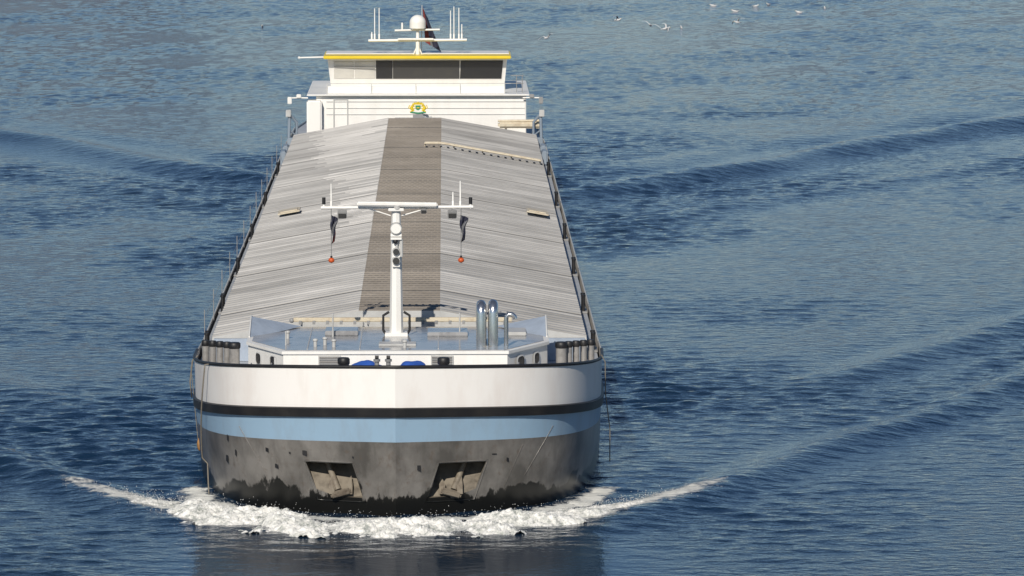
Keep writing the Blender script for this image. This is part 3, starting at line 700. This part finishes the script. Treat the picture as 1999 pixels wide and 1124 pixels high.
cr=N.new('ShaderNodeValToRGB'); e=cr.color_ramp.elements; e[0].position=0.37; e[0].color=(0.28,0.30,0.28,1); e[1].position=0.54; e[1].color=(0.86,0.845,0.80,1); L.new(n.outputs['Fac'],cr.inputs[0]); L.new(cr.outputs[0],bb.inputs['Base Color'])
bb.inputs['Roughness'].default_value=0.85; bb.inputs['Specular IOR Level'].default_value=0.2
bb.inputs['Subsurface Weight'].default_value=0.6; bb.inputs['Subsurface Radius'].default_value=(0.12,0.12,0.12); bb.inputs['Subsurface Scale'].default_value=1.0
f=B(); f.add(vs,fs,fmat,True)
for k in range(12000):
    u=random.uniform(0,T); a=min(u,T-u); end=min(1,a/8.0)
    if random.random()>0.12+end: continue
    x=np.interp(u,s,P[:,0]); y=np.interp(u,s,P[:,1])
    r_=random.choice([0.006,0.008,0.011,0.014]); x+=random.gauss(0,0.45)*(.4+.6*end); y+=random.gauss(0,0.65)*(.4+.6*end); z=abs(random.gauss(0.08,0.15))*(0.3+0.7*end)
    f.add([(x+r_,y,z),(x-r_,y,z),(x,y+r_,z),(x,y-r_,z),(x,y,z+r_),(x,y,z-r_)],[[0,2,4],[2,1,4],[1,3,4],[3,0,4],[2,0,5],[1,2,5],[3,1,5],[0,3,5]],fmat,True)
fo=f.make('bow_wave_foam'); fo['kind']='stuff'; fo['label']='white foaming bow wave curling around the barge bow'

# unseen far shore, added and shaped for its brown reflection in the water
bk=B(); vs=[];fs=[]; nb=160
for i in range(nb+1):
    x=-900+1800*i/nb
    hh=5+9*abs(noise.fractal(Vector((x*0.012,2,0)),1,2,4))+3*noise.noise(Vector((x*0.08,0,1)))+ (9 if -190<x<-35 else 0)
    for (yy,k) in ((560,-1.0),(566,0.2*hh),(600,0.7*hh),(660,hh),(760,hh*1.05),(1000,-2)):
        vs.append((x,yy,k))
for i in range(nb):
    for j in range(5): fs.append([i*6+j,(i+1)*6+j,(i+1)*6+j+1,i*6+j+1])
bk.add(vs,fs,'unseenbank',False); bo=bk.make('unseen_far_bank'); bo['kind']='structure'

def gull_mesh(flying):
    b=B(); bm=bmesh.new(); bmesh.ops.create_uvsphere(bm,u_segments=12,v_segments=8,radius=1)
    for v in bm.verts:
        x,y,z=v.co; t=y
        v.co=Vector((x*0.075*(1-0.35*max(0,t)),y*0.24,z*0.075+ (0.02 if y>0.6 else 0)))
    b.bm(bm,'gull',True); b.sph((0,0.23,0.06),0.05,'gull',10); b.tube([(0,0.27,0.055),(0,0.34,0.045)],[0.014,0.004],'yellow',6)
    b.add([(-0.03,-0.2,0.0),(0.03,-0.2,0.0),(0.07,-0.36,0.0),(-0.07,-0.36,0.0)],[[0,1,2,3]],'gull')
    for s_ in (-1,1):
        if flying: w=[(0.05,0.1,0.03,0.14),(0.3,0.16,0.16,0.13),(0.48,0.08,0.14,0.10),(0.70,-0.06,0.06,0.02)]
        else: w=[(0.06,0.10,0.03,0.1),(0.085,0.0,0.05,0.12),(0.06,-0.18,0.05,0.08),(0.03,-0.32,0.04,0.02)]
        vs=[]
        for x,y,z,c in w: vs+= [(s_*x,y,z),(s_*x,y-c,z+0.004),(s_*x,y-c*0.5,z+0.02)]
        fs=[]
        for i in range(3): fs+=[[3*i,3*i+3,3*i+5,3*i+2],[3*i+2,3*i+5,3*i+4,3*i+1],[3*i,3*i+1,3*i+4,3*i+3]]
        b.add(vs,fs,'gull',True)
    return b
gl=[(1205,33,1),(1300,50,1),(1270,44,1),(1440,38,1),(1435,16,0),(1475,6,0),(1500,3,0),(1560,18,0),(1610,10,0),(1392,5,0),(1067,68,1),(512,45,0),(1330,48,0)]
gf=gull_mesh(True).make('gull'); gs=gull_mesh(False).make('gull')
meF,meS=gf.data,gs.data; bpy.data.objects.remove(gf); bpy.data.objects.remove(gs)
for k,(px,py,fl) in enumerate(gl):
    zz=0.9+0.3*(k%3) if fl else 0.05
    d=(19.3-zz)*9590/(py+460); x=1.27+(px-867)*d/9590
    o=bpy.data.objects.new('gull',meF if fl else meS); COL.objects.link(o)
    o.location=(x,d-125,zz); o.rotation_euler=(0.1,(0.35 if k%2 else -0.3) if fl else 0,random.uniform(0,6.28)); o.scale=(1.05,)*3
    o['label']='white gull flying low over the river' if fl else 'white gull floating on the river water'; o['category']='bird'; o['group']='gulls over the river'

# ------------------------------------------------------------------ light, world, camera
el,az=33,13
w=bpy.data.worlds.new('World'); scene.world=w; w.use_nodes=True; nt=w.node_tree
sk=nt.nodes.new('ShaderNodeTexSky'); sk.sky_type='NISHITA'; sk.sun_disc=False; sk.sun_elevation=R(el); sk.sun_rotation=R(180+az); sk.altitude=2000; sk.air_density=1.0; sk.dust_density=0.0; sk.ozone_density=3.0
hs=nt.nodes.new('ShaderNodeHueSaturation'); hs.inputs['Saturation'].default_value=1.05
nt.links.new(sk.outputs[0],hs.inputs['Color']); nt.links.new(hs.outputs[0],nt.nodes['Background'].inputs[0]); nt.nodes['Background'].inputs[1].default_value=0.062
sd=bpy.data.lights.new('sun','SUN'); sd.energy=4.2; sd.angle=R(0.5); sd.color=(1.0,0.93,0.82)
so=bpy.data.objects.new('sun',sd); COL.objects.link(so)
dirv=Vector((-math.sin(R(az))*math.cos(R(el)),-math.cos(R(az))*math.cos(R(el)),math.sin(R(el))))
so.rotation_euler=dirv.to_track_quat('Z','Y').to_euler(); so.location=(-30,-60,60)
cd=bpy.data.cameras.new('camera'); cam=bpy.data.objects.new('camera',cd); COL.objects.link(cam)
cd.sensor_width=36; cd.lens=172.7; cd.clip_end=20000; cd.clip_start=1
cam.location=(1.27,-125,19.3); cam.rotation_euler=(R(90-6.066),0,R(-0.79)); scene.camera=cam
scene.view_settings.view_transform='Standard'; scene.view_settings.look='None'; scene.view_settings.exposure=0
